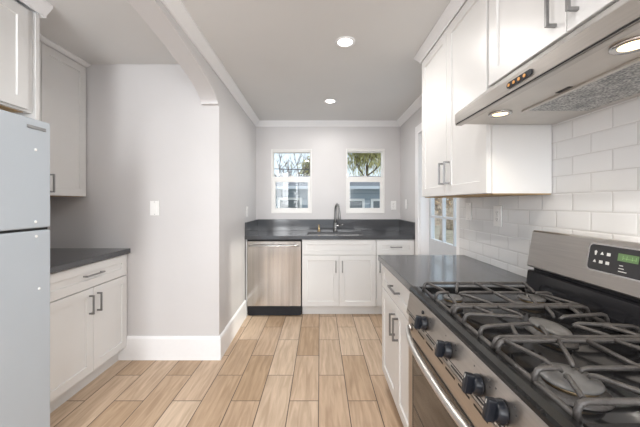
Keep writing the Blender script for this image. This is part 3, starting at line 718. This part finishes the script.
def grate(y0, y1, burners, center=False):
    bm = bmesh.new()
    for y in (y0 + 0.007, y1 - 0.007): crossbar(bm, y, gxa, gxb)
    for x in (gxa - 0.010, gxb + 0.010): bar(bm, (x, y0 + 0.004, 0.912), (x, y1 - 0.004, 0.912), 0.0066)
    for x in (gxa - 0.010, gxb + 0.010):
        for y in (y0 + 0.012, y1 - 0.012): box(bm, I, x - 0.006, x + 0.006, y - 0.006, y + 0.006, 0.8985, 0.912)
    yc = (y0 + y1) / 2; xm = (gxa + gxb) / 2
    if not center:
        bar(bm, (xm, y0 + 0.008), (xm, y1 - 0.008))
        for bx, by, br in burners:
            k = 0.030
            xo = gxa if bx < xm else gxb; sg = 1 if bx < xm else -1
            for ys, se in ((y0 + 0.012, 1), (y1 - 0.012, -1)):
                for xx, sx in ((bx - 0.075, 1), (bx + 0.075, -1)):
                    xx = min(max(xx, gxa + 0.004), gxb - 0.004)
                    finger(bm, xx, ys, bx - sx * k * 0.75, by - se * k * 0.6)
            # straight finger from the outer rail turns up over the hob
            stub(bm, xo, sg, by, bx - sg * 0.016, by)
            finger(bm, xm, by, bx + sg * 0.022, by)
    else:
        for xx in (gxa + 0.05, gxa + 0.13, gxb - 0.13, gxb - 0.05):
            s = 0.03 if xx < xm else -0.03
            finger(bm, xx, y0 + 0.012, xx + s, yc - 0.035); finger(bm, xx, y1 - 0.012, xx + s, yc + 0.035)
        for sg, xo in ((1, gxa), (-1, gxb)):
            for dy in (-0.045, 0.045):
                stub(bm, xo, sg, yc + dy, xm - sg * 0.055, yc + dy * 0.5)
    return obj('grate', bm, 'iron', g)
grate(0.979, 1.262, BUR[0:2]); grate(0.742, 0.976, [], True); grate(0.500, 0.739, BUR[3:5])
# backguard
BGP = [(0.912, 1.009), (0.917, 1.003), (0.950, 1.000), (gx1, 1.000), (gx1, 1.150), (0.985, 1.158), (0.945, 1.160), (0.937, 1.155)]
bgd = mk('backguard', 'steelh', g, lambda bm: prism(bm, BGP, P, GY0, GY1))
mk('riser', 'black', g, lambda bm: prism(bm, [(0.903, 0.8935), (gx1, 0.8935), (gx1, 0.988), (0.922, 0.988), (0.914, 0.984)], P, GY0 + 0.001, GY1 - 0.001))
mk('riser_vent', 'rubber', g, lambda bm: box(bm, I, 0.935, gx1 - 0.002, GY0 + 0.01, GY1 - 0.01, 0.9885, 0.9995))
ra, rb = Vector((0.912, 0, 1.009)), Vector((0.937, 0, 1.155)); ru = (rb - ra).normalized(); rn = Vector((-ru.z, 0, ru.x))
def FG(a, b, d): v = ra + ru * b + rn * d; return Vector((v.x, a, v.z))
def rrect(bm, F, a0, a1, b0, b1, r, d0, d1):
    pts = []
    for cx, cy, t0 in ((a1 - r, b0 + r, -PI / 2), (a1 - r, b1 - r, 0), (a0 + r, b1 - r, PI / 2), (a0 + r, b0 + r, PI)):
        for k in range(5): t = t0 + PI / 2 * k / 4; pts.append((cx + r * math.cos(t), cy + r * math.sin(t)))
    prism(bm, pts, lambda p, q, d: F(p, q, d), d0, d1)
PY0, PY1 = 0.740, 1.018
mk('panel_bezel', 'chrome', bgd, lambda bm: rrect(bm, FG, PY0 - 0.006, PY1 + 0.006, 0.044, 0.138, 0.016, -0.001, 0.0016))
ds = mk('display_panel', 'panel', bgd, lambda bm: rrect(bm, FG, PY0, PY1, 0.049, 0.133, 0.012, 0.0017, 0.0030), 'black electronic control panel')
ld = mk('clock_display', 'lcd', ds, lambda bm: box(bm, FG, 0.860, 0.920, 0.093, 0.116, 0.0031, 0.0036), 'green clock display')
z0, z1 = 0.0031, 0.0035
icn = lambda fn: mk('icon', 'icon', ds, fn)
for rr_, b in enumerate((0.106, 0.078)):
    for k, y in enumerate((0.994, 0.972, 0.950)):
        if (rr_, k) == (0, 0): icn(lambda bm: prism(bm, [(y - 0.002, b - 0.008), (y + 0.002, b - 0.008), (y + 0.005, b + 0.004), (y, b + 0.008), (y - 0.005, b + 0.004)], lambda p, q, d: FG(p, q, d), z0, z1))
        elif (rr_, k) in ((0, 1), (1, 0)): icn(lambda bm: prism(bm, [(y - 0.006, b - 0.004), (y + 0.006, b - 0.004), (y, b + 0.006)], lambda p, q, d: FG(p, q, d), z0, z1))
        else: icn(lambda bm: box(bm, FG, y - 0.006, y + 0.006, b - 0.005, b + 0.005, z0, z1))
for y0, y1, b in ((0.901, 0.912, 0.079), (0.897, 0.913, 0.070), (0.888, 0.913, 0.061)): mk('caption_line', 'icon', ds, lambda bm: box(bm, FG, y0, y1, b - 0.0012, b + 0.0012, z0, z1))
def segs(bm):
    box(bm, FG, 0.8665, 0.9045, 0.1015, 0.1025, 0.0037, 0.0039)
    for y in (0.9045, 0.893, 0.877, 0.8665):
        box(bm, FG, y - 0.0006, y + 0.0006, 0.0985, 0.1105, 0.0037, 0.0039)
mk('digits', 'lcdseg', ld, segs)

# ------------------------------------------------------------------ switches and outlets (built facing -Y at the origin, then copied and turned)
def make_plate(kind):
    t = thing('light_switch' if kind == 'switch' else 'power_outlet', '', 'light switch' if kind == 'switch' else 'outlet', (0, 0, 0))
    F = B(0)
    pl = mk('plate', 'plate', t, lambda bm: box(bm, F, -0.037, 0.037, -0.060, 0.060, 0.0013, 0.0062, 0.0012))
    mk('gasket_and_edge_shade', 'slot', t, lambda bm: box(bm, F, -0.0375, 0.0375, -0.0605, 0.0605, 0.0, 0.0012))  # dark border on the plate, painting in the shadow along its edge
    if kind == 'switch': mk('rocker', 'plate', t, lambda bm: prism(bm, [(-0.034, 0.0062), (-0.034, 0.012), (0.034, 0.008), (0.034, 0.0062)], lambda p, q, a: Vector((a, -q, p)), -0.017, 0.017))
    else:
        for s in (-1, 1):
            rc = mk('receptacle', 'plate', t, lambda bm: pill(bm, lambda p, q, d: F(q, p, d), s * 0.0195 - 0.0145, s * 0.0195 + 0.0145, -0.0165, 0.0165, 0.0062, 0.0085, 6))
            mk('slots', 'slot', rc, lambda bm: [box(bm, F, a - 0.0012, a + 0.0012, s * 0.0195 - 0.002, s * 0.0195 + 0.007, 0.0086, 0.0089) for a in (-0.0065, 0.0065)] + [box(bm, F, -0.002, 0.002, s * 0.0195 - 0.010, s * 0.0195 - 0.006, 0.0086, 0.0089)])
    for z in ((-0.05, 0.05) if kind == 'switch' else (0.0,)): mk('screw', 'pull', t, lambda bm: lathe(bm, (0, -0.0061, z), [(0.003, 0), (0.003, -0.0008), (0.001, -0.001)], 8, 'Y'))
    return t
sw = make_plate('switch'); ou = make_plate('outlet')
sw['group'] = 'wall switches'; ou['group'] = 'power outlets'
sw.location = (-1.352, YA, 1.238); sw['label'] = 'white rocker light switch on the grey alcove wall'
def put(src, loc, rz, label):
    c_ = copy_tree(src); c_.location = loc; c_.rotation_euler = (0, 0, rz); c_['label'] = label; return c_
ou.location = (XT, 1.711, 1.205); ou.rotation_euler = (0, 0, -PI / 2); ou['label'] = 'white duplex outlet on the subway tile nearest the range'
put(sw, (XT, 2.045, 1.222), -PI / 2, 'white switch plate on the subway tile nearest the side door')
put(sw, (XR, 3.68, 1.265), -PI / 2, 'white switch plate on the right wall past the side door')
put(ou, (0.983, YB, 1.250), 0, 'white outlet plate on the back wall right of the right window')
put(ou, (xl(3.42), 3.42, 1.18), PI / 2, 'white outlet plate on the left wall above the dishwasher worktop')

# ------------------------------------------------------------------ recessed lights
def downlight():
    t = thing('recessed_light', '', 'ceiling light', (0, 0, 0))
    def tr(bm):
        n = 32; pr = [(0.068, -0.0005), (0.068, -0.004), (0.062, -0.007), (0.049, -0.006), (0.047, -0.0005)]
        rings = [[bm.verts.new((r * math.cos(2 * PI * k / n), r * math.sin(2 * PI * k / n), z)) for k in range(n)] for r, z in pr]
        for A, C in zip(rings, rings[1:] + rings[:1]):
            for k in range(n): fc = bm.faces.new((A[k], A[(k + 1) % n], C[(k + 1) % n], C[k])); fc.smooth = True
    mk('trim_ring', 'trim', t, tr)
    mk('lens', 'canon', t, lambda bm: lathe(bm, (0, 0, -0.0055), [(0.047, 0.005), (0.047, 0.002), (0.03, 0.0), (0.002, -0.0003)], 28), 'glowing lens')
    return t
d1 = downlight(); d1['group'] = 'recessed ceiling lights'; d1.location = (0.170, 2.0, CZ); d1['label'] = 'round recessed ceiling light nearer the camera'
d2 = copy_tree(d1); d2.location = (0.110, 3.16, CZ); d2['label'] = 'round recessed ceiling light closer to the back wall'
d3 = copy_tree(d1); d3.location = (-0.35, 0.50, CZ); d3['label'] = 'added unseen ceiling light between the range hood and the arch'  # out-of-view copy, added as an extra light source
d4 = copy_tree(d1); d4.location = (-0.10, -0.80, CZ); d4['label'] = 'added unseen ceiling light farthest from the back wall'  # also added out of view, behind the camera, for more light
for o in (d1, d2, d3, d4):
    l = bpy.data.lights.new('downlight_beam', 'AREA'); l.shape = 'DISK'; l.size = 0.088; l.energy = 5.6; l.color = (1, 0.965, 0.925)
    lo = bpy.data.objects.new('downlight_beam', l); COL.objects.link(lo); lo.parent = o; lo.location = (0, 0, -0.02)

# ------------------------------------------------------------------ outside
struct('ground', 'ground', lambda bm: box(bm, I, -14, 22, 4.3, 30, -0.5, -0.2))
nh = thing('neighbor_house', 'low blue-grey house with lap siding seen through the two back windows', 'house', (0, 8, -0.2))
hy = 7.6
mk('wall', 'siding', nh, lambda bm: box(bm, I, -3.2, 2.15, hy, hy + 2.2, -0.2, 1.70))
def roof(bm): prism(bm, [(hy - 0.45, 1.64), (hy - 0.45, 1.69), (hy + 1.3, 2.09), (hy + 2.6, 1.69), (hy + 2.6, 1.64)], lambda p, q, a: Vector((a, p, q)), -3.6, 2.45)
mk('roof', 'shingle', nh, roof)
mk('fascia', 'doorp', nh, lambda bm: box(bm, I, -3.6, 2.45, hy - 0.47, hy - 0.452, 1.62, 1.690))
for x0, x1, z0, z1 in ((-1.02, -0.52, 0.75, 1.36), (0.72, 1.08, 0.75, 1.33), (1.36, 1.80, 0.75, 1.33)):
    w = mk('window', 'vinyl', nh, lambda bm: [box(bm, I, a, b_, hy - 0.05, hy - 0.001, c_, d_) for a, b_, c_, d_ in ((x0 - 0.06, x0, z0 - 0.06, z1 + 0.06), (x1, x1 + 0.06, z0 - 0.06, z1 + 0.06), (x0, x1, z1, z1 + 0.06), (x0, x1, z0 - 0.06, z0))])
    mk('pane', 'curtain', w, lambda bm: box(bm, I, x0, x1, hy - 0.03, hy - 0.001, z0, z1))

def branch(bm, p, d, ln, r, depth):
    pts = [p]; q = p.copy(); dv = d.copy()
    for k in range(4):
        dv = (dv + Vector((random.uniform(-.22, .22), random.uniform(-.22, .22), random.uniform(-.06, .14)))).normalized(); q = q + dv * ln / 4; pts.append(q.copy())
    tube(bm, pts, [r * (1 - 0.12 * k) for k in range(5)], 5)
    tips.append(q.copy())
    if depth:
        for k in range(4 if depth > 1 else 3):
            nd = (dv + Vector((random.uniform(-.9, .9), random.uniform(-.9, .9), random.uniform(-.25, .7)))).normalized()
            branch(bm, pts[random.choice((2, 3, 4))], nd, ln * random.uniform(.55, .8), r * .55, depth - 1)
tips = []
def leaves(bm, pts, n, spread, size, droop=False):
    for k in range(n):
        p = random.choice(pts) + Vector((random.gauss(0, spread), random.gauss(0, spread), random.gauss(0, spread)))
        a = Vector((random.uniform(-1, 1), random.uniform(-1, 1), random.uniform(-1, 1))).normalized(); b_ = a.orthogonal().normalized()
        if droop: a = (Vector((0, 0, -1)) + a * 0.35).normalized(); b_ = a.orthogonal().normalized()
        s = size * random.uniform(.6, 1.4); w = 0.35 if not droop else 0.16
        v = [bm.verts.new(p - a * s), bm.verts.new(p + b_ * s * w), bm.verts.new(p + a * s), bm.verts.new(p - b_ * s * w)]
        bm.faces.new(v)
def tree(name, label, base, h0, ln, r, depth, leafm=None, nl=0, spread=.3, size=.1, droop=False, barkm='bark', lean=(0, 0)):
    global tips
    tips = []; t = thing(name, label, 'tree', base, 'trees outside the house')
    b = Vector(base)
    def trunk(bm):
        top = b + Vector((lean[0], lean[1], h0)); tube(bm, [b, b + (top - b) * .5 + Vector((.05, 0, 0)), top], [r * 1.25, r, r * .9], 8)
        for k in range(4): branch(bm, top - Vector((0, 0, h0 * .08 * k)), Vector((random.uniform(-.8, .8), random.uniform(-.6, .6), .75)).normalized(), ln, r * .6, depth)
    mk('trunk', barkm, t, trunk)
    if leafm: mk('foliage', leafm, t, lambda bm: leaves(bm, tips, nl, spread, size, droop))
    return t
tree('bare_tree', 'leafless branching tree behind the house roof, seen through the left window', (-1.55, 13.2, -0.2), 1.9, 1.25, 0.075, 3)
tree('leafy_tree', 'bushy green tree at the right side of the left window view', (-0.62, 16.8, -0.2), 2.8, 0.60, 0.10, 2, 'leafy', 1600, .25, .11)
tree('weeping_tree', 'drooping yellow-green tree filling the top of the right window', (2.25, 14.2, -0.2), 3.3, 0.95, 0.07, 3, 'leafy', 6500, .50, .12, True)
tree('garden_tree', 'dry brown-leaved tree outside the glazed side door', (4.65, 11.3, -0.2), 1.2, 0.60, 0.10, 3, 'leafd', 1500, .25, .07, False, 'palebark')
tree('pale_trunk_tree', 'pale-barked tree beyond the glazed side door', (7.3, 16.6, -0.2), 2.0, 0.8, 0.22, 2, 'leafd', 700, .45, .12, False, 'palebark', (.1, 0))
u = thing('utility_line', 'dark overhead cable strung between two poles, crossing the left window view', 'utility line', (-4.05, 11.35, -0.2))
for px in (-4.05, 0.05): mk('pole', 'bark', u, lambda bm: cyl(bm, (px, 11.35, -0.2), (px, 11.35, 3.3), 0.09, 0.07, 12))
mk('cable', 'cable', u, lambda bm: tube(bm, [(-4.05 + 0.41 * k, 11.258, 2.72 - 0.025 * k + 0.004 * (k - 5) ** 2) for k in range(11)], 0.016, 6))
o = mk('garden_fence', 'palebark', None, lambda bm: [box(bm, I, 5.4 + 0.14 * k, 5.53 + 0.14 * k, 19.6, 19.64, -0.2, 1.45 + 0.02 * (k % 2)) for k in range(40)])
tag(o, 'weathered board fence far beyond the glazed side door', 'fence')
